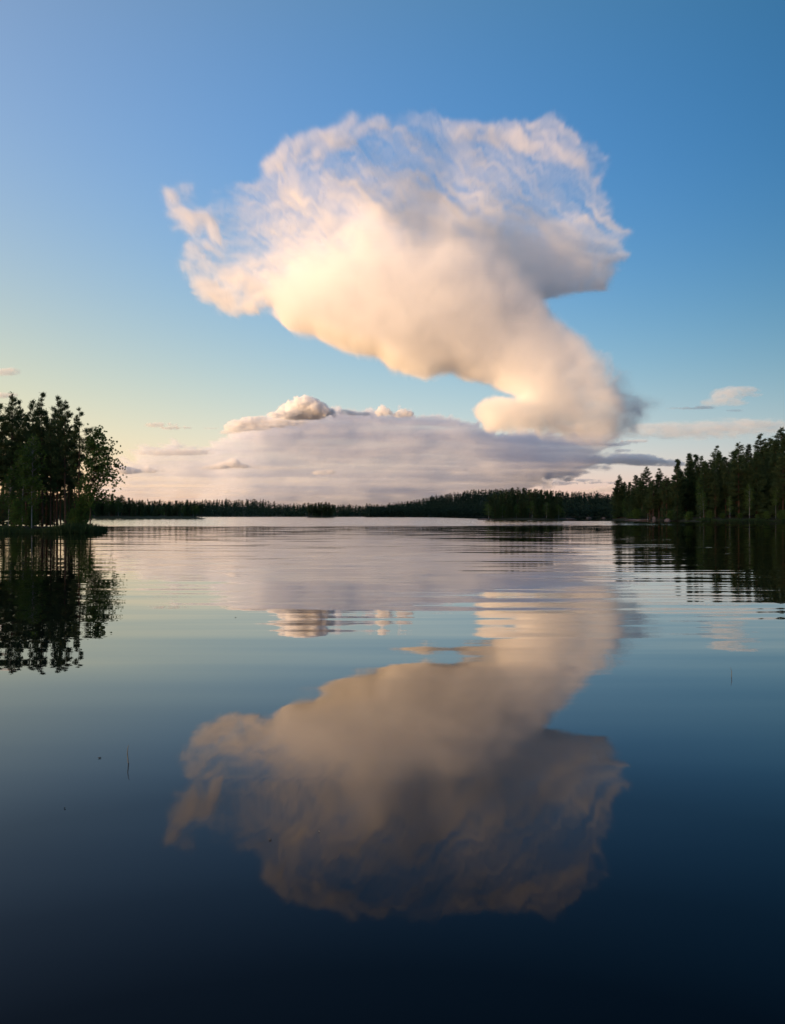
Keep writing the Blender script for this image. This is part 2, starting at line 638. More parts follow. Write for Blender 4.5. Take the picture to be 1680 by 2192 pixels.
PINES = [proto('pine_tree', make_pine, M_BARK, M_PINE, seed=s, H=20, c0=c, Lmax=l, nb=n)
         for s, c, l, n in ((1, .34, 2.7, 105), (2, .28, 2.5, 115), (3, .38, 3.0, 95), (4, .32, 2.4, 110))]
SIDE_PINE = proto('pine_tree', make_pine, M_BARK, M_PINE, seed=8, H=20, c0=.38, Lmax=3.4, nb=62, skew=.55)
SPRUCES = [proto('spruce_tree', make_spruce, M_BARK, M_SPRUCE, seed=s, H=20, Lmax=l)
           for s, l in ((21, 2.1), (22, 2.6), (23, 1.8))]
BIRCHES = [proto('birch_tree', make_birch, M_BBARK, M_BIRCH, seed=s, H=15, c0=c, Lmax=l, lean=e)
           for s, c, l, e in ((31, .30, 2.2, .03), (32, .22, 2.6, -.02), (33, .40, 1.9, .05))]
LEAN_BIRCH = proto('birch_tree', make_birch, M_BARK, M_BIRCH, seed=37, H=15, c0=.20, Lmax=3.0, nb=150, lean=.055, skew=.45, k=28, sz=.14)
SHRUBS = [proto('shrub', make_birch, M_BARK, M_BIRCH, seed=s, H=5, c0=.05, Lmax=1.5, nb=80, k=20, sz=.16, lean=0) for s in (41, 42)]


def plant(P, x, y, z, h, label, cat='tree', group=None, rz=None, wide=1.0):
    kind, tm, cm, H = P
    root = bpy.data.objects.new(kind, None)
    root.empty_display_size = .5
    COL.objects.link(root)
    root.location = (x, y, z)
    s = h / H
    root.scale = (s * wide, s * wide, s)
    root.rotation_euler = (0, 0, rng.uniform(0, 6.28) if rz is None else rz)
    for nm, me in (('trunk', tm), ('crown', cm)):
        o = bpy.data.objects.new(nm, me)
        COL.objects.link(o)
        o.parent = root
    return tag(root, label, cat, group)


def by_top(P, px, top, D, ground, label, **kw):
    x = px2x(px, D)
    z = ground(x, D) - .15
    h = (HZ - top) / F * D + CAM_H - z
    return plant(P, x, D, z, h, label, **kw)


gl = lambda x, y: at(LEFT, h_left, x, y)[0]
gr = lambda x, y: at(RIGHT, h_right, x, y)[0]
gi = lambda x, y: at(ISL, h_isl, x, y)[0]
gs = lambda x, y: at(SML, h_isl, x, y)[0]
gp = lambda x, y: at(PT, h_pt, x, y)[0]

# left stand
G = 'tall trees of the left peninsula'
for P, px, top, D, lab, wd in (
        (PINES[0], 26, 843, 118, 'tallest dark pine near the left edge with a pointed top', 1.0),
        (PINES[1], 90, 844, 119, 'tall pine with a spire top in the middle of the left stand', 1.0),
        (PINES[3], 122, 851, 121, 'tall pine just right of the spire-topped middle pine of the left stand', .95),
        (PINES[2], 139, 861, 117, 'broad bushy pine left of the sparse outermost pine on the peninsula', .9),
        (SIDE_PINE, 171, 876, 116, 'sparse pine with long side limbs at the right end of the left stand', 1.0),
        (PINES[1], 42, 860, 123, 'pine with its top just right of the tallest pine at the left edge', .9),
        (PINES[0], -3, 862, 117, 'dark pine cut off by the left edge of the view', 1.0),
        (PINES[3], 72, 858, 124, 'rounded pine top between the tallest and the middle pines on the left', .95),
        (LEAN_BIRCH, 193, 920, 114.5, 'leafy birch leaning out to the right over the water at the peninsula tip', 1.0)):
    by_top(P, px, top, D, gl, lab, group=G, wide=wd, rz=.2 if P in (SIDE_PINE, LEAN_BIRCH) else None)
by_top(BIRCHES[0], 18, 1000, 114, gl, 'young birch with a white trunk near the left edge of the view', group='young birches on the left peninsula')
by_top(BIRCHES[2], 47, 955, 115, gl, 'slim green birch under the tall pines, right of the white-trunked young birch', group='young birches on the left peninsula')
by_top(BIRCHES[1], 68, 935, 115, gl, 'fuller green birch in front of the tall pines in the left stand', group='young birches on the left peninsula')
for i, (px, top, D) in enumerate(((8, 905, 128), (56, 890, 121), (78, 900, 130), (100, 880, 126), (108, 905, 117.5), (130, 905, 131), (148, 915, 122),
                                  (62, 915, 134), (30, 900, 131), (160, 930, 127), (116, 930, 124), (-18, 880, 124), (-34, 870, 121), (-60, 865, 126))):
    by_top(PINES[i % 4], px, top, D, gl, 'slender dark pine packed inside the left stand, its top below the others', group='slender pines inside the left stand', wide=.8)
for px, top, D in ((6, 1035, 118), (54, 1020, 122), (84, 1045, 119), (112, 1030, 126), (141, 1050, 121), (150, 1010, 130), (28, 1015, 127), (98, 1000, 131)):
    by_top(SPRUCES[px % 3], px, top, D, gl, 'young dark spruce in the understorey between the pine trunks on the left', group='young spruces under the left pines', wide=1.0)
by_top(SHRUBS[0], 178, 1062, 115.5, gl, 'dense green shrub under the leaning birch at the peninsula tip', cat='shrub', group='shrubs on the left peninsula', wide=.9)
by_top(SHRUBS[1], 160, 1092, 114.5, gl, 'low shrub between the pine trunks left of the dense green shrub', cat='shrub', group='shrubs on the left peninsula', wide=1.1)
by_top(SHRUBS[0], 36, 1070, 113.5, gl, 'dark green shrub beside the white birch trunk at the left edge', cat='shrub', group='shrubs on the left peninsula', wide=.9, rz=2)
by_top(SHRUBS[1], 66, 1085, 116, gl, 'small shrub among the thin trunks in the middle of the left stand', cat='shrub', group='shrubs on the left peninsula', wide=1.0, rz=4)

# right shore
shD = lambda px: float(np.interp(px, [1308, 1350, 1400, 1450, 1500, 1600, 1680, 1760], [418, 390, 352, 328, 312, 300, 292, 287]))
G = 'treetops of the right shore'
RT = [(PINES[0], 1326, 1017, 8, 'first pine on the lake tip of the right shore', .9),
      (PINES[2], 1383, 1000, 12, 'lone flat-layered pine standing above the right shore near its lake tip', .85),
      (PINES[1], 1411, 1004, 14, 'pine with a broad top right of the flat-layered pine', 1.0),
      (SPRUCES[0], 1450, 984, 16, 'pointed spruce rising at the middle of the right shore, first of the tall group', 1.0),
      (SPRUCES[2], 1476, 972, 30, 'narrow spire spruce right of the first tall pointed spruce', 1.0),
      (SPRUCES[0], 1489, 974, 40, 'second narrow spire in the cluster of spruce tops above the right shore', 1.0),
      (PINES[3], 1504, 977, 42, 'rounded pine top right of the two narrow spruce spires', .9),
      (PINES[1], 1534, 956, 44, 'dark pine with a stepped crown, left of the two broad tops', 1.0),
      (PINES[0], 1582, 948, 48, 'broad dark pine crown left of the high rounded pine', 1.15),
      (SPRUCES[2], 1602, 952, 52, 'slim top tucked right behind the broad dark pine crown', 1.0),
      (PINES[3], 1629, 929, 50, 'high rounded pine rising above the right shore wood', 1.1),
      (PINES[2], 1674, 917, 48, 'tallest dark pine at the right edge of the view', 1.1),
      (PINES[0], 1700, 905, 50, 'pine mostly cut off by the right edge of the view', 1.1)]
for P, px, top, off, lab, wd in RT:
    by_top(P, px, top, shD(px) + off, gr, lab, group=G, wide=wd * 1.45)
G = 'light green birches along the right shore'
for P, px, top, off, lab, wd in (
        (BIRCHES[1], 1338, 1068, 5, 'rounded green birch behind the lake tip of the right shore', 1.0),
        (BIRCHES[0], 1386, 1066, 5, 'light green birch left of the pinkish shore rocks', .9),
        (BIRCHES[2], 1498, 1017, 9, 'tall light green birch in the middle of the right shore wood', .9),
        (BIRCHES[0], 1506, 1048, 5, 'bright birch with a leaning white trunk low on the right shore', .9),
        (BIRCHES[1], 1562, 1062, 5, 'small bushy birch at the waterline right of the leaning white trunk', .9),
        (BIRCHES[1], 1604, 1036, 6, 'full round birch standing forward on the right shore', .9),
        (BIRCHES[2], 1660, 1040, 6, 'green birch at the waterline nearest the right edge', 1.0),
        (BIRCHES[0], 1690, 1040, 6, 'birch half hidden by the right edge of the view', 1.0)):
    by_top(P, px, top, shD(px) + off, gr, lab, group=G, wide=wd)
for px, top, off, lab in ((1531, 1026, 7, 'olive pine in front of the birches on the right shore'), (1450, 1052, 6, 'short dark spruce at the waterline right of the pinkish rocks'),
                          (1428, 1027, 9, 'mid-height spruce above the pinkish shore rocks'), (1655, 975, 22, 'pale-needled pine with a bare trunk near the right edge')):
    by_top(PINES[1] if 'pine' in lab else SPRUCES[1], px, top, shD(px) + off, gr, lab, group='forward conifers of the right shore', wide=1.4)
env_p, env_t = [r_[1] for r_ in RT], [r_[2] for r_ in RT]
rr = np.random.default_rng(5)
for i in range(100):
    px = 1316 + 424 * (i + rr.random()) / 100
    off = rr.uniform(7, 55)
    if px < 1400:
        off = rr.uniform(6, 20)
    top = np.interp(px, env_p, env_t) + rr.uniform(14, 62) * (1 if px > 1420 else .75)
    P = (SPRUCES + PINES[:2])[rr.integers(5)]
    by_top(P, px, min(top, 1085), shD(px) + off, gr, 'dark conifer packed inside the right shore wood below its treetops', group='conifers inside the right shore wood', wide=1.5)
G = 'shrubs along the right waterline'
for i, px in enumerate((1316, 1347, 1363, 1436, 1474, 1519, 1546, 1583, 1622, 1640, 1672)):
    by_top(SHRUBS[i % 2], px, 1094 + rr.uniform(-5, 8), shD(px) + 3, gr, 'low green shrub at the waterline of the right shore', cat='shrub', group=G, wide=1.7)

# island on the right of the middle
G = 'trees of the larger wooded island'
it = [(1047, 1061), (1060, 1056), (1072, 1053), (1084, 1051), (1096, 1047.5), (1108, 1047), (1121, 1048), (1134, 1050), (1146, 1050), (1158, 1052), (1168, 1054), (1180, 1054), (1192, 1060), (1201, 1067)]
for i, (px, top) in enumerate(it):
    P = (PINES + SPRUCES)[(i * 3) % 7]
    lab = 'dark conifer in the crowded middle of the larger wooded island'
    if i == 0:
        lab = 'leftmost tree of the larger wooded island'
    if i == 5:
        lab = 'highest treetop of the larger wooded island'
    if i == len(it) - 1:
        lab = 'low rightmost tree of the larger wooded island'
    by_top(P, px, top - 3, 436 + rr.uniform(-5, 8), gi, lab, group=G, wide=1.8)
for i in range(16):
    px = 1047 + i * 10 + rr.uniform(-3, 3)
    P = (BIRCHES + SPRUCES)[(i * 2 + 1) % 6]
    by_top(P, px, rr.uniform(1064, 1086), 426 + rr.uniform(-1.5, 3), gi, 'shorter tree along the waterline of the larger wooded island', group='waterline trees of the larger island', wide=1.9)
# small island
for i, (px, top) in enumerate(((661, 1081), (668, 1078), (675, 1077), (682, 1075.5), (689, 1075), (697, 1074.5), (704, 1076), (711, 1079), (665, 1088), (679, 1087), (694, 1086), (707, 1088))):
    P = (PINES + SPRUCES)[(i * 2) % 7]
    by_top(P, px, top, 936 + rr.uniform(-3, 8), gs, 'dark tree on the small round wooded island far out', group='trees of the small island', wide=2.2)
# far left wooded point, front rows
PTP = [-20, 60, 150, 200, 244, 262, 280, 303, 318, 333, 355, 375, 393, 410, 426, 434]
PTT = [1050, 1052, 1056, 1056, 1059, 1061, 1063, 1069, 1072, 1070, 1073, 1073, 1070.5, 1071, 1071, 1074]
ptD = lambda px: float(np.interp(px, [-20, 150, 435], [533, 541, 564]))
for i in range(136):
    px = -75 + i * 3.75 + rr.uniform(-3, 3)
    if px > 433:
        continue
    row = i % 3
    top = np.interp(px, PTP, PTT) + (0, 9, 20)[row] + rr.uniform(-1, 5)
    P = (SPRUCES + PINES + BIRCHES[:2])[rr.integers(9 if row else 7)]
    by_top(P, px, top, ptD(px) + (28, 14, 6)[row], gp, 'dark tree in the continuous wood on the far left point', group='trees of the far left point', wide=2.1)


# woods on the far hills: too many and too small to count
def far_woods(name, ground, pxr, D0, D1, n, seed, label, h0=11, h1=17):
    r = np.random.default_rng(seed)
    out = []
    for i in range(n):
        px = r.uniform(*pxr)
        D = D0 + (D1 - D0) * r.random() ** 1.4
        z = ground(px, D)
        h = r.uniform(h0, h1) * (1 + .15 * (r.random() < .1))
        x = px2x(px, D)
        con = r.random() < .72
        m = 34
        t = r.random(m)
        a = r.uniform(0, 6.283, m)
        wdt = h * (.15 if con else .22)
        rad = wdt * ((1 - t) ** .85 + .04) if con else wdt * np.sqrt(np.clip(1 - (2 * (.2 + .8 * t) - 1) ** 2, .02, 1))
        q = r.uniform(.55, 1.1, m)
        c = np.stack([x + np.cos(a) * rad * q, D + np.sin(a) * rad * q, z + h * (.05 + .93 * t)], 1)
        s = h * .085 * (1.15 - t * .6)[:, None, None]
        d = r.normal(0, 1, (m, 3, 3)) * s * np.array([1.0, 1.0, .8])
        tri = c[:, None] + d
        tip = np.array([[[x - .35, D, z + h * .86], [x + .35, D, z + h * .86], [x, D, z + h * 1.06]]])
        out.append(np.concatenate([tri, tip]) if con else tri)
    me = tri_mesh(name, np.concatenate(out), M_FAR)
    o = bpy.data.objects.new(name, me)
    COL.objects.link(o)
    return tag(o, label, 'forest', kind='stuff')


far_woods('forest', hb, (-40, 925), 1352, 1660, 2600, 61, 'low dark forest along the far shore across the lake')
far_woods('forest', hr, (785, 1590), 1122, 1420, 3600, 62, 'dark forest covering the rounded hill behind the larger island')


# reeds and shore grass
def reeds(name, line, n, h, depth, seed, label):
    r = np.random.default_rng(seed)
    P = np.array(line, float)
    seg = np.linalg.norm(np.diff(P, axis=0), axis=1)
    cum = np.concatenate([[0], np.cumsum(seg)])
    t = r.uniform(0, cum[-1], n)
    x = np.interp(t, cum, P[:, 0])
    y = np.interp(t, cum, P[:, 1]) + r.uniform(*depth, n)
    hh = h * r.uniform(.45, 1.2, n) * (.75 + .35 * np.sin(t * .5) * np.sin(t * .13 + 1))
    az = r.uniform(0, 6.283, n)
    wv = np.stack([np.cos(az), np.sin(az), 0 * az], 1) * .03
    b0 = np.stack([x, y, np.full(n, -.05)], 1)
    le = r.normal(0, .18, (n, 2)) * hh[:, None]
    tip = b0 + np.stack([le[:, 0], le[:, 1], hh], 1)
    mid = b0 + np.stack([le[:, 0] * .3, le[:, 1] * .3, hh * .55], 1)
    V = np.stack([b0 - wv, b0 + wv, mid + wv * .8, tip], 1)
    V2 = np.stack([b0 - wv, mid + wv * .8, tip, mid - wv * .8], 1)
    me = tri_mesh(name, np.concatenate([V, V2]), M_REED)
    o = bpy.data.objects.new(name, me)
    COL.objects.link(o)
    return tag(o, label, 'grass', kind='stuff')


reeds('shore_grass', [(-42.6, 113), (-46, 111.3), (-54, 109.9), (-64, 109), (-75, 108.5)], 15000, 1.25, (-.8, 5), 71, 'dark green grass and reeds edging the left peninsula')
reeds('shore_grass', [(122, 312), (131, 301), (147, 293), (160, 289)], 5000, 1.6, (-1, 5), 72, 'tufts of green shore grass along the right waterline')


# rocks
def rock(x, y, r0, zs, label, seed):
    r = np.random.default_rng(seed)
    import bmesh
    bm = bmesh.new()
    bmesh.ops.create_icosphere(bm, subdivisions=3, radius=1)
    ph = r.uniform(0, 6, 6)
    for v in bm.verts:
        c = v.co
        k = 1 + .16 * math.sin(3 * c.x + ph[0]) * math.cos(2.5 * c.y + ph[1]) + .10 * math.sin(6 * c.z + ph[2] + 4 * c.x) + .05 * math.sin(11 * c.y + ph[3])
        v.co = Vector((c.x * r0 * k * r.uniform(.98, 1.02), c.y * r0 * .8 * k, c.z * zs * k))
    me = bpy.data.meshes.new('rock')
    bm.to_mesh(me)
    bm.free()
    me.polygons.foreach_set('use_smooth', [True] * len(me.polygons))
    me.materials.append(M_ROCK)
    o = bpy.data.objects.new('rock', me)
    COL.objects.link(o)
    o.location = (x, y, zs * .25)
    return tag(o, label, 'rock')


rock(px2x(1410, 340), 346, .8, 1.5, 'upright pinkish rock on the right waterline', 1)
rock(px2x(1431, 333), 334, 1.3, .9, 'low pinkish boulder right of the upright pinkish rock', 2)
rock(px2x(1372, 372), 374, 6.0, .55, 'long flat rock slab along the waterline near the right shore tip', 3)
rock(px2x(1261, 640), 640, 2.4, .8, 'dark boulder rising from the water behind the larger island', 4)
rock(px2x(1292, 640), 640, 1.5, .6, 'small dark stone in the water between the larger island and the right shore', 5)
rock(px2x(1034, 424), 424, 3.2, .7, 'flat rock at the left foot of the larger island', 6)
rock(px2x(1213, 436), 436, 5.0, .9, 'long low rock off the right end of the larger island', 7)

# a stem and floating bits on the calm water
t = MB()
D = CAM_H * F / (1633 - HZ)
xs = px2x(275, D)
t.tube([(xs, D, -.05), (xs - .006, D, .04), (xs - .012, D, .10), (xs - .006, D, .155), (xs + .004, D, .185)], [.005, .005, .004, .003, .001], 6)
tag(mesh_obj('reed_stem', t.v, t.f, M_STEM), 'thin bent reed stem poking out of the calm water on the left', 'reed')
t = MB()
D = CAM_H * F / (1449 - HZ)
xs = px2x(1565, D)
t.tube([(xs, D, -.05), (xs + .005, D, .08), (xs - .01, D, .15)], [.005, .004, .001], 6)
tag(mesh_obj('reed_stem', t.v, t.f, M_STEM), 'tiny upright reed stem poking from the blue water on the right', 'reed')
for i, (px, py, ln, lab) in enumerate(((213, 1623, .018, 'dark floating leaf left of the bent reed stem'), (138, 1731, .010, 'dark floating speck of bark low on the left'),
                                       (683, 1781, .010, 'dark floating leaf in the middle of the reflected cloud'), (578, 1798, .010, 'tiny floating leaf at the lower left edge of the reflected cloud'),
                                       (504, 1322, .03, 'floating twig on the pale reflection left of the middle'))):
    D = CAM_H * F / (py - HZ)
    x = px2x(px, D)
    a = .4 + i
    V = []
    for k in range(10):
        q = k / 10 * 6.283
        lx, ly = ln * math.cos(q), ln * .45 * math.sin(q)
        V.append((x + lx * math.cos(a) - ly * math.sin(a), D + lx * math.sin(a) + ly * math.cos(a), .004 + .006 * math.cos(2 * q) ** 2))
    V.append((x, D, .012))
    V.append((x, D, .001))
    tag(mesh_obj('floating_leaf', V, [(k, (k + 1) % 10, 10) for k in range(10)] + [((k + 1) % 10, k, 11) for k in range(10)], M_STEM), lab, 'leaf')


# ------------------------------------------------------------------ clouds: real volumes lit by the low sun
def vapour(name, col, aniso=0.0):
    m = bpy.data.materials.new(name)
    m.use_nodes = True
    nt = m.node_tree
    nt.nodes.clear()
    o = nt.nodes.new('ShaderNodeOutputMaterial')
    p = nt.nodes.new('ShaderNodeVolumePrincipled')
    p.inputs['Color'].default_value = (*col, 1)
    p.inputs['Density'].default_value = 1.0
    p.inputs['Anisotropy'].default_value = aniso
    nt.links.new(p.outputs[0], o.inputs['Volume'])
    return m


M_CLOUD = vapour('cloud_vapour', (.985, .99, 1))
M_SHADE_TINT = vapour('shade_tinted_vapour', (.915, .945, 1))  # the bank's bluish shade is put into the vapour colour


def volume_object(name, box, dens, mat):
    """a volume whose voxels are filled from dens[ix, iy, iz] (1/m)"""
    x0, x1, y0, y1, z0, z1 = box
    nx, ny, nz = dens.shape
    n = dens.size
    W = 2048
    Hh = (n + W - 1) // W
    im = bpy.data.images.new(name + '_density', W, Hh, alpha=False, float_buffer=True)
    im.colorspace_settings.name = 'Non-Color'
    buf = np.zeros((W * Hh, 4), np.float32)
    buf[:n, :3] = dens.astype(np.float32).ravel()[:, None]
    buf[:, 3] = 1
    im.pixels.foreach_set(buf.ravel())
    im.update()
    ng = bpy.data.node_groups.new(name + '_volume', 'GeometryNodeTree')
    ng.interface.new_socket('Geometry', in_out='INPUT', socket_type='NodeSocketGeometry')
    ng.interface.new_socket('Geometry', in_out='OUTPUT', socket_type='NodeSocketGeometry')
    N, L = ng.nodes, ng.links
    go = N.new('NodeGroupOutput')
    vc = N.new('GeometryNodeVolumeCube')
    vc.inputs['Min'].default_value = (x0, y0, z0)
    vc.inputs['Max'].default_value = (x1, y1, z1)
    for k, v in zip(('Resolution X', 'Resolution Y', 'Resolution Z'), dens.shape):
        vc.inputs[k].default_value = v
    p = N.new('GeometryNodeInputPosition').outputs[0]

    def vmath(op, a, c=None):
        q = N.new('ShaderNodeVectorMath')
        q.operation = op
        L.new(a, q.inputs[0])
        if c:
            q.inputs[1].default_value = c
        return q.outputs['Value' if op == 'DOT_PRODUCT' else 'Vector']

    def fm(op, a, c):
        q = N.new('ShaderNodeMath')
        q.operation = op
        L.new(a, q.inputs[0])
        q.inputs[1].default_value = c
        return q.outputs[0]
    t = vmath('SUBTRACT', p, (x0, y0, z0))
    t = vmath('MULTIPLY', t, ((nx - 1) / (x1 - x0), (ny - 1) / (y1 - y0), (nz - 1) / (z1 - z0)))
    t = vmath('FLOOR', vmath('ADD', t, (.5, .5, .5)))
    idx = vmath('DOT_PRODUCT', t, (ny * nz, nz, 1))
    row = fm('FLOOR', fm('DIVIDE', fm('ADD', idx, .5), W), 0)
    rw = N.new('ShaderNodeMath')
    rw.operation = 'MULTIPLY_ADD'
    L.new(row, rw.inputs[0])
    rw.inputs[1].default_value = -W
    L.new(idx, rw.inputs[2])
    cx = N.new('ShaderNodeCombineXYZ')
    L.new(fm('DIVIDE', fm('ADD', rw.outputs[0], .5), W), cx.inputs[0])
    L.new(fm('DIVIDE', fm('ADD', row, .5), Hh), cx.inputs[1])
    it_ = N.new('GeometryNodeImageTexture')
    it_.interpolation = 'Closest'
    it_.extension = 'EXTEND'
    it_.inputs['Image'].default_value = im
    L.new(cx.outputs[0], it_.inputs['Vector'])
    L.new(it_.outputs['Color'], vc.inputs['Density'])
    sm = N.new('GeometryNodeSetMaterial')
    sm.inputs['Material'].default_value = mat
    L.new(vc.outputs[0], sm.inputs[0])
    L.new(sm.outputs[0], go.inputs[0])
    vol = bpy.data.volumes.new(name)
    vol.materials.append(mat)
    ob = bpy.data.objects.new(name, vol)
    COL.objects.link(ob)
    ob.modifiers.new('cloud_volume', 'NODES').node_group = ng
    return ob


def cloud(label, D, bb, step_, depth, ny, fn, seed, mat=None):
    px0, py0, px1, py1 = bb
    nx, nz = int((px1 - px0) / step_) + 1, int((py1 - py0) / step_) + 1
    X, Y = np.meshgrid(np.linspace(px0, px1, nx), np.linspace(py1, py0, nz), indexing='ij')
    dens = fn(np.random.default_rng(seed), X, Y, nx, ny, nz, depth / D if fn in (anvil, bank) else depth) / (D if fn in (anvil, bank) else 1)
    box = (px2x(px0, D), px2x(px1, D), D - depth, D + depth, (HZ - py1) / F * D + CAM_H, (HZ - py0) / F * D + CAM_H)
    return tag(volume_object('cloud', box, dens, mat or M_CLOUD), label, 'cloud')


def sheet(tau, yc, th, n3, depth, ny):
    """spread optical depth tau(x,z) over depth round yc with half thickness th (both -1..1), broken up by n3"""
    yy = np.linspace(-1, 1, ny)[None, :, None]
    u = (yy - yc[:, None, :]) / th[:, None, :] + n3
    prof = np.exp(-u * u)
    prof /= prof.sum(1, keepdims=True) * (2 * depth / (ny - 1)) + 1e-9
    return prof * tau[:, None, :]


ANV = [(365, 420), (410, 390), (450, 425), (500, 415), (540, 380), (568, 350), (600, 318), (660, 288), (730, 266), (800, 253), (860, 250), (930, 252), (985, 232), (1050, 235), (1110, 230), (1180, 248), (1240, 285), (1290, 325), (1310, 375), (1325, 430), (1340, 490), (1338, 550), (1310, 590), (1250, 610), (1190, 625), (1160, 640), (1185, 685), (1230, 720), (1290, 765), (1330, 805), (1350, 845), (1425, 860), (1385, 890), (1345, 935), (1300, 958), (1230, 952), (1120, 936), (1040, 928), (1010, 880), (1040, 862), (1100, 858), (1050, 826), (1000, 812), (910, 812), (840, 782), (800, 755), (740, 748), (680, 712), (600, 695), (580, 668), (530, 658), (440, 640), (425, 605), (400, 575), (405, 520), (378, 470)]
TAU = [(400, 440, .2), (480, 450, .25), (420, 520, .2), (450, 560, .25), (470, 605, 1.3), (455, 632, 1.0), (505, 638, 1.5), (560, 648, 2.2), (530, 545, .3), (540, 480, .45), (545, 620, 1.5), (560, 420, .35), (600, 380, .8), (620, 500, 1.4), (620, 560, 2.6), (620, 640, 5),
       (700, 300, .45), (760, 290, .4), (650, 430, .9), (680, 500, 2.2), (700, 550, 4), (750, 420, 1.5), (750, 510, 5), (800, 560, 5), (680, 655, 8), (760, 640, 8), (780, 720, 7), (850, 620, 6), (850, 500, 3), (850, 400, .9), (850, 300, .4), (930, 300, .38),
       (950, 400, .7), (950, 500, 2.4), (950, 580, 5), (1000, 340, .4), (1050, 420, .6), (1050, 500, 2.0), (1050, 580, 3.6), (1130, 560, 3), (1130, 480, .9), (1200, 550, 1.7), (1200, 420, .45), (1290, 500, .5), (1150, 310, .4), (1150, 270, .3), (1250, 340, .3), (1280, 420, .35),
       (980, 640, 7), (1000, 720, 8), (1000, 780, 3.5), (1080, 680, 5), (1130, 760, 7), (1180, 700, 2.5), (1240, 760, 3), (1200, 840, 5), (1300, 850, 2.2), (1100, 890, 5), (1150, 932, 1.5), (1230, 900, 3.5), (1290, 910, 2.2), (1230, 940, 1.2), (1390, 870, .3), (850, 740, 8), (920, 780, 3.5)]
DEP = [(390, 450, .12), (440, 600, .1), (540, 600, .05), (600, 600, -.12), (570, 400, .05), (650, 380, -.02), (760, 515, -.30), (720, 440, -.2), (700, 550, -.16), (640, 540, -.15), (680, 655, -.46), (620, 640, -.25), (760, 620, -.38), (845, 740, -.62), (780, 700, -.38), (850, 620, -.48), (840, 500, -.30), (800, 330, .1),
       (920, 410, .42), (960, 490, .3), (900, 540, -.32), (990, 590, -.36), (1040, 640, -.46), (1050, 540, .5), (1150, 560, .7), (1100, 350, .5), (1200, 450, .7), (1250, 330, .2), (975, 640, -.66), (910, 680, -.48), (1060, 705, -.42), (1140, 735, -.36), (920, 785, -.61), (960, 760, -.6), (1000, 785, -.65), (1100, 825, -.66), (1160, 690, -.3), (1200, 790, -.72), (1290, 830, -.9), (1060, 890, -.55), (1140, 890, -.85), (1180, 880, -.6), (1275, 895, -.9), (1215, 890, -.45), (1390, 870, .3)]
SOFT = [(600, 340, 16), (760, 270, 26), (900, 250, 34), (1100, 240, 28), (390, 450, 24), (430, 600, 16), (520, 650, 12), (640, 700, 16), (750, 740, 18), (850, 780, 17), (950, 805, 32), (1020, 805, 32), (1080, 840, 18), (1330, 500, 26), (1250, 600, 30), (1170, 660, 40), (1250, 740, 60), (1340, 850, 70), (1040, 880, 15), (1320, 930, 60), (1200, 950, 60), (1110, 938, 26)]
# filaments of ice cloud: polyline, half width, optical depth
STROKES = [([(330, 398), (360, 404)], 5, .25), ([(368, 422), (386, 455), (412, 472), (449, 474), (465, 508)], 13, 1.1), ([(455, 512), (490, 516), (540, 522)], 6, .6), ([(440, 531), (480, 546), (540, 552)], 7, .7), ([(400, 470), (418, 520)], 12, .4),
           ([(412, 545), (448, 578), (500, 590), (570, 594)], 13, 1.3), ([(440, 640), (530, 644), (624, 642)], 11, 1.5), ([(430, 612), (520, 618), (610, 620)], 9, .9), ([(470, 656), (540, 660), (590, 668)], 8, .9), ([(480, 575), (560, 600), (620, 610)], 9, .6), ([(400, 572), (430, 600)], 12, .8), ([(395, 398), (412, 392), (420, 376)], 8, .35),
           ([(572, 368), (586, 345), (622, 320), (680, 296), (754, 267)], 13, .9), ([(675, 333), (740, 300), (827, 260)], 8, .9), ([(631, 359), (637, 406), (652, 434)], 11, .8), ([(600, 350), (606, 390), (620, 420)], 12, .5),
           ([(985, 250), (1010, 236)], 10, .5), ([(1040, 244), (1075, 246)], 9, .7), ([(1095, 250), (1128, 236)], 13, 1.0), ([(1150, 250), (1190, 262), (1230, 290)], 14, .6),
           ([(985, 282), (1010, 284)], 8, .6), ([(1056, 283), (1090, 294), (1114, 307), (1164, 320), (1200, 326), (1245, 332)], 15, 1.3), ([(1105, 300), (1130, 310)], 10, .6), ([(1275, 318), (1296, 330)], 9, .6), ([(1258, 348), (1272, 352)], 8, .6), ([(1284, 384), (1296, 366), (1308, 350)], 8, .6),
           ([(1290, 440), (1310, 420)], 9, .4), ([(1147, 622), (1210, 612), (1263, 602), (1315, 584)], 13, 1.5), ([(1230, 573), (1290, 560), (1340, 548)], 7, .9), ([(1205, 488), (1250, 474), (1300, 473), (1338, 500)], 10, .6), ([(1280, 520), (1330, 505)], 10, .4), ([(1260, 590), (1312, 572)], 8, .6)]


def settle(X, Y, fy, rel):
    """world columns -> where their sheet, lying at depth fy, is seen from the shore"""
    x, y = X, Y
    for _ in range(4):
        k = 1 / (1 + fy(x, y) * rel)
        x, y = 840 + (X - 840) * k, HZ - (HZ - Y) * k
    return x, y


def stroke_map(X, Y):
    out = np.zeros(X.shape)
    for pts, hw, tau in STROKES:
        best = np.full(X.shape, 1e9)
        for (ax, ay), (bx, by) in zip(pts[:-1], pts[1:]):
            dx, dy = bx - ax, by - ay
            t = np.clip(((X - ax) * dx + (Y - ay) * dy) / (dx * dx + dy * dy), 0, 1)
            best = np.minimum(best, np.hypot(X - ax - t * dx, Y - ay - t * dy))
        out = np.maximum(out, 0) + tau * np.exp(-(best / hw) ** 2)
    return out


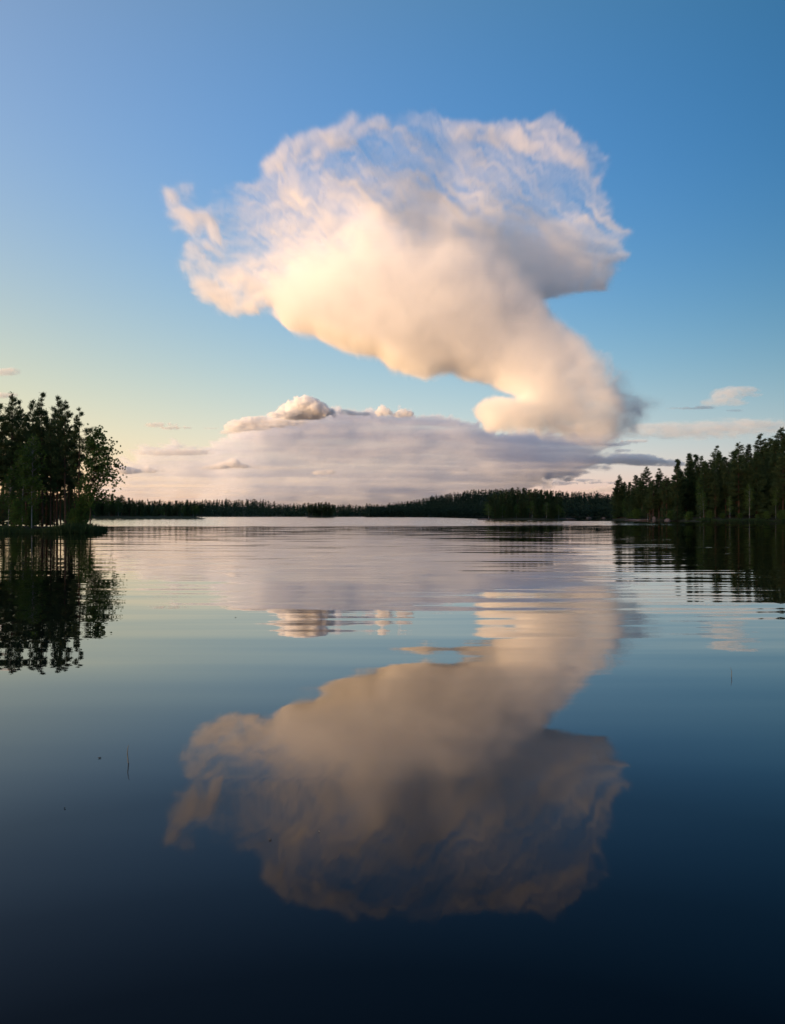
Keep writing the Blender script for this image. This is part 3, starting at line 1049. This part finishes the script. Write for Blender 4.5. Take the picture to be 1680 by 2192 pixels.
def drift(r, X, Y, deg, cells):
    """fibres drawn out along a direction"""
    g = spectral(r, (512, 512), cells, 1.7)
    c, q = math.cos(R(deg)), math.sin(R(deg))
    u, v = (X - 840) * c + (Y - 560) * q, -(X - 840) * q + (Y - 560) * c
    u, v = (u / 1400 % 1) * 511, (v / 1400 % 1) * 511
    i, j = np.minimum(u.astype(int), 510), np.minimum(v.astype(int), 510)
    u, v = u - i, v - j
    return g[i, j] * (1 - u) * (1 - v) + g[i + 1, j] * u * (1 - v) + g[i, j + 1] * (1 - u) * v + g[i + 1, j + 1] * u * v


def anvil(r, X, Y, nx, ny, nz, depth):
    X, Y = settle(X, Y, lambda x, y: rbf(DEP, x, y, 56) * .72, depth)
    n1, n2 = spectral(r, (nx, nz), (9, 6)), spectral(r, (nx, nz), (9, 6))
    st = spectral(r, (nx, nz), (3, 22), 1.6)
    left = np.clip((1000 - X) / 250, 0, 1)
    fl = drift(r, X + n1 * 25, Y + n2 * 25, 38, (3, 26))
    thin = sstep(.6, -.4, (Y - 560) / 200 + (X - 840) / 900 - np.clip((620 - X) / 180, 0, 1.2))   # fibrous upper and left parts
    Xw, Yw = X + n1 * (9 + 12 * thin), Y + n2 * (8 + 10 * thin)
    side = np.clip((700 - X) / 120, 0, 1) + np.clip((X - 1150) / 80, 0, 1)     # swept sideways by the wind at both ends
    st = st * side
    d = polydist(ANV, Xw, Yw) + st * 16 * thin
    edge = sstep(-.2, 1, d / rbf(SOFT, X, Y, 70))
    base = rbf(TAU, Xw, Yw, 45) * (1 - .15 * thin) * np.exp((.25 + .5 * thin) * st + (.18 + .25 * thin) * spectral(r, (nx, nz), (8, 6)) + .30 * fl)
    fil = stroke_map(X + n1 * 9, Y + n2 * 9) * np.exp(.7 * st + .5 * fl + .4 * spectral(r, (nx, nz), (20, 15), 1.7)) * sstep(-30, 0, d)
    tau = base * edge * (1 - .45 * thin * left) + fil * (.75 - .25 * np.clip((X - 950) / 100, 0, 1))
    yc = rbf(DEP, X, Y, 56) * .72 + .03 * n1 + .065 * fl
    th = np.clip(.026 + .036 * tau, .032, .24)
    return sheet(tau, yc, th, spectral(r, (nx, ny, nz), (7, 6, 5)) * .2, depth, ny)


BANK = [(225, 1002), (300, 985), (285, 968), (340, 962), (420, 958), (470, 948), (485, 922), (520, 908), (590, 894), (640, 884), (720, 884), (800, 888), (880, 884), (960, 890), (1020, 905), (1040, 925), (1150, 915), (1290, 905), (1340, 925), (1310, 965), (1290, 985), (1300, 1010), (1230, 1025), (1160, 1040), (1100, 1060), (1000, 1085), (1000, 1103), (100, 1103), (100, 1040)]
BTAU = [(260, 1000, .6), (350, 975, 1.3), (300, 1050, 1.0), (450, 970, 1.8), (500, 920, 3), (600, 900, 4), (600, 980, 2.2), (600, 1050, 2.2), (800, 900, 3), (800, 980, 2.6), (800, 1050, 2.6), (950, 900, 3), (1000, 1000, 3), (1150, 960, 3), (1150, 1010, 3.5), (1280, 960, 1.5), (1250, 1015, 3), (1000, 1070, 1.6), (200, 1060, 1.0)]


def bank(r, X, Y, nx, ny, nz, depth):
    X, Y = settle(X, Y, lambda x, y: np.interp(x, [200, 500, 900, 1340], [.10, .0, .3, .65]), depth)
    n1, n2 = spectral(r, (nx, nz), (14, 5), 1.6), spectral(r, (nx, nz), (14, 5), 1.6)
    Xw, Yw = X + n1 * 26, Y + n2 * 18
    edge = sstep(-.1, 1, polydist(BANK, Xw, Yw) / np.interp(X, [900, 1250, 1340], [7, 20, 50]))
    lay = spectral(r, (nx, nz), (2, 11), 1.8)
    tau = rbf(BTAU, Xw, Yw, 80, 40) * edge * np.exp(.7 * lay + .15 * n1)
    yc = np.interp(X, [200, 500, 900, 1340], [.10, .0, .3, .65]) + .08 * lay + .03 * n2
    th = np.clip(.06 + .03 * tau, .06, .3)
    return sheet(tau, yc, th, spectral(r, (nx, ny, nz), (14, 5, 9)) * .25, depth, ny)


cloud('huge cream anvil cloud leaning left above the lake, lit from the left', 7000, (320, 205, 1440, 1010), 3, 1400, 100, anvil, 5)
cloud('wide grey mauve cloud bank lying along the horizon below the anvil cloud', 10500, (190, 860, 1400, 1100), 3, 1500, 48, bank, 6, M_SHADE_TINT)


def puff(label, D, ells, K, lo=.35, hi=.8, step_=1.5, cells=1 / 16, amp=.85, billow=True, seed=1, flat=1.0):
    """ells: (cx, cy, rx, ry) in frame units; a cumulus or wisp from overlapping lobes broken up by noise"""
    x0 = min(e[0] - e[2] * 1.7 for e in ells)
    x1 = max(e[0] + e[2] * 1.7 for e in ells)
    y0 = min(e[1] - e[3] * 2.0 for e in ells)
    y1 = max(e[1] + e[3] * 2.0 for e in ells)
    rz = max(min(e[2], e[3] * 2.5) for e in ells) * 1.6
    depth = rz / F * D

    def fn(r, X, Y, nx, ny, nz, depth):
        yy = (np.linspace(-1, 1, ny) * rz)[None, :, None]
        f = np.zeros((nx, ny, nz), np.float32)
        for cx, cy, rx, ry in ells:
            q = ((X - cx) / rx) ** 2 + ((Y - cy) / ry) ** 2
            f += np.exp(-(q[:, None, :] + (yy / min(rx, ry * 2.5)) ** 2) * 1.1)
        n = fbm(r, (nx, ny, nz), ((x1 - x0) * cells, 2 * rz * cells, (y1 - y0) * cells * flat), 4, .55, billow)
        f = f + amp * n * np.clip(f * 2, 0, 1)
        e = np.minimum(np.minimum(X - x0, x1 - X), np.minimum(Y - y0, y1 - Y))
        return K * sstep(lo, hi, f) * sstep(0, 6, e)[:, None, :]
    ny = max(10, int(2 * rz / step_ / 1.3))
    return cloud(label, D, (x0, y0, x1, y1), step_, depth, ny, fn, seed)


puff('bright cauliflower cumulus head rising from the cloud bank left of the middle', 9200, [(650, 868, 26, 18), (635, 878, 30, 14), (672, 874, 26, 13), (690, 882, 22, 9), (618, 884, 18, 8), (650, 890, 60, 7)], .03, seed=11, step_=1.2)
puff('small cream puff on top of the cloud bank, left of the two', 9200, [(818, 875, 8, 8), (826, 883, 13, 7), (812, 884, 9, 6)], .025, seed=12, step_=.9, cells=1 / 10)
puff('small cream puff on top of the cloud bank, right of the two', 9200, [(864, 882, 11, 7), (875, 886, 10, 5), (852, 888, 10, 5)], .025, seed=13, step_=.9, cells=1 / 10)
puff('lit cream shelf at the upper left corner of the cloud bank', 9000, [(545, 912, 50, 8), (505, 920, 28, 6), (600, 905, 50, 7), (480, 925, 14, 4)], .012, seed=14, flat=2)
puff('long grey-topped streak at the left end of the cloud bank', 9000, [(340, 970, 45, 5), (400, 968, 50, 6), (310, 968, 20, 3)], .010, seed=15, flat=2.5)
puff('small lumpy cumulus low at the far left of the cloud bank', 9000, [(255, 1003, 18, 8), (275, 1008, 26, 6), (312, 1000, 9, 8), (330, 1008, 22, 4)], .02, seed=16, step_=1.2, cells=1 / 14)
puff('curly lit cumulus row above the lower left bank', 9000, [(480, 996, 16, 6), (500, 990, 14, 8), (455, 1000, 20, 4), (520, 998, 12, 4)], .02, seed=17, step_=1.2, cells=1 / 14)
puff('row of tiny cream billows along the bank top right of the cumulus head', 9600, [(735, 882, 14, 5), (755, 885, 12, 4), (780, 886, 12, 4)], .02, seed=41, step_=1.1, cells=1 / 12)
puff('cream billow on the sloping upper left shoulder of the bank', 9000, [(512, 906, 20, 7), (530, 901, 16, 7), (556, 898, 18, 6), (495, 914, 14, 5)], .02, seed=42, step_=1.2, cells=1 / 14)
puff('small cream billow just left of the cumulus head', 9000, [(588, 889, 14, 6), (602, 884, 10, 6)], .022, seed=43, step_=1.0, cells=1 / 12)
puff('lit cream streak low across the left of the bank', 9000, [(520, 1000, 60, 3.5), (600, 1003, 50, 3), (450, 1003, 30, 3)], .008, seed=44, flat=2.5, step_=1.4)
puff('small peach billow in the lower middle of the bank', 9000, [(690, 1012, 22, 4.5), (708, 1010, 14, 4)], .014, seed=45, step_=1.1, cells=1 / 12)
puff('thin peach streak just above the forest on the left', 9000, [(380, 1044, 70, 2.5), (300, 1043, 50, 2.5)], .008, seed=46, flat=2.5, step_=1.4)
puff('two curls of pink cloud low over the left forest', 9000, [(484, 1052, 10, 4), (522, 1053, 8, 4)], .014, seed=47, step_=1.0, cells=1 / 10)
puff('pair of thin cream wisps floating above the left end of the bank', 8000, [(345, 908, 30, 3.5), (375, 916, 34, 4), (330, 911, 16, 3)], .012, seed=18, flat=2.5, step_=1.2)
puff('tiny cream sliver right of the pair of wisps', 8000, [(452, 917, 16, 2)], .010, seed=19, flat=2.5, step_=1.0)
puff('peach cloud streak at the left edge, upper one', 7500, [(5, 797, 32, 6), (22, 792, 16, 5)], .008, seed=20, flat=2.5, step_=1.2)
puff('peach cloud streak at the left edge, just over the pines', 7500, [(8, 845, 30, 4), (-10, 848, 30, 5)], .010, seed=21, flat=2.5, step_=1.2)
puff('ragged peach and grey cloud above the right shore trees', 5000, [(1555, 845, 30, 14), (1590, 835, 34, 7), (1530, 862, 30, 7), (1575, 862, 24, 6), (1605, 846, 24, 4)], .005, seed=22, flat=1.8, amp=.7)
puff('thin grey bar left of the ragged peach cloud', 8500, [(1480, 874, 46, 2.5), (1510, 871, 20, 3)], .010, seed=23, flat=2.5, step_=1.2)
puff('tiny grey bar under the ragged peach cloud', 8500, [(1573, 879, 16, 2.2)], .010, seed=24, flat=2.5, step_=1.0)
puff('grey lumpy cloud bar over the gap right of the bank', 13000, [(1290, 985, 60, 8), (1360, 985, 50, 8), (1330, 978, 30, 6), (1400, 990, 50, 6), (1440, 994, 24, 4), (1375, 978, 20, 5)], .010, seed=25, flat=1.8)
puff('small grey streaks above the lumpy grey bar on the right', 13000, [(1345, 946, 26, 3.5), (1372, 944, 16, 3), (1320, 952, 24, 3), (1335, 965, 24, 3)], .008, seed=26, flat=2.5, step_=1.2)
puff('low thin grey cloud line in the cream gap on the right', 13500, [(1230, 1028, 50, 3), (1290, 1034, 40, 2.5), (1200, 1035, 30, 4)], .008, seed=28, flat=2.5, step_=1.2)
puff('pinkish low cloud near the horizon beside the right shore tip', 9800, [(1290, 1048, 24, 5), (1262, 1052, 24, 4), (1305, 1042, 10, 4)], .008, seed=29, step_=1.2)
puff('faint cream veil of high cloud over the right shore', 12000, [(1480, 925, 150, 14), (1600, 910, 120, 12), (1400, 915, 70, 8)], .0022, lo=.1, hi=.9, seed=30, step_=3, flat=3, billow=False)
print('script', round(time.time() - T0, 1))
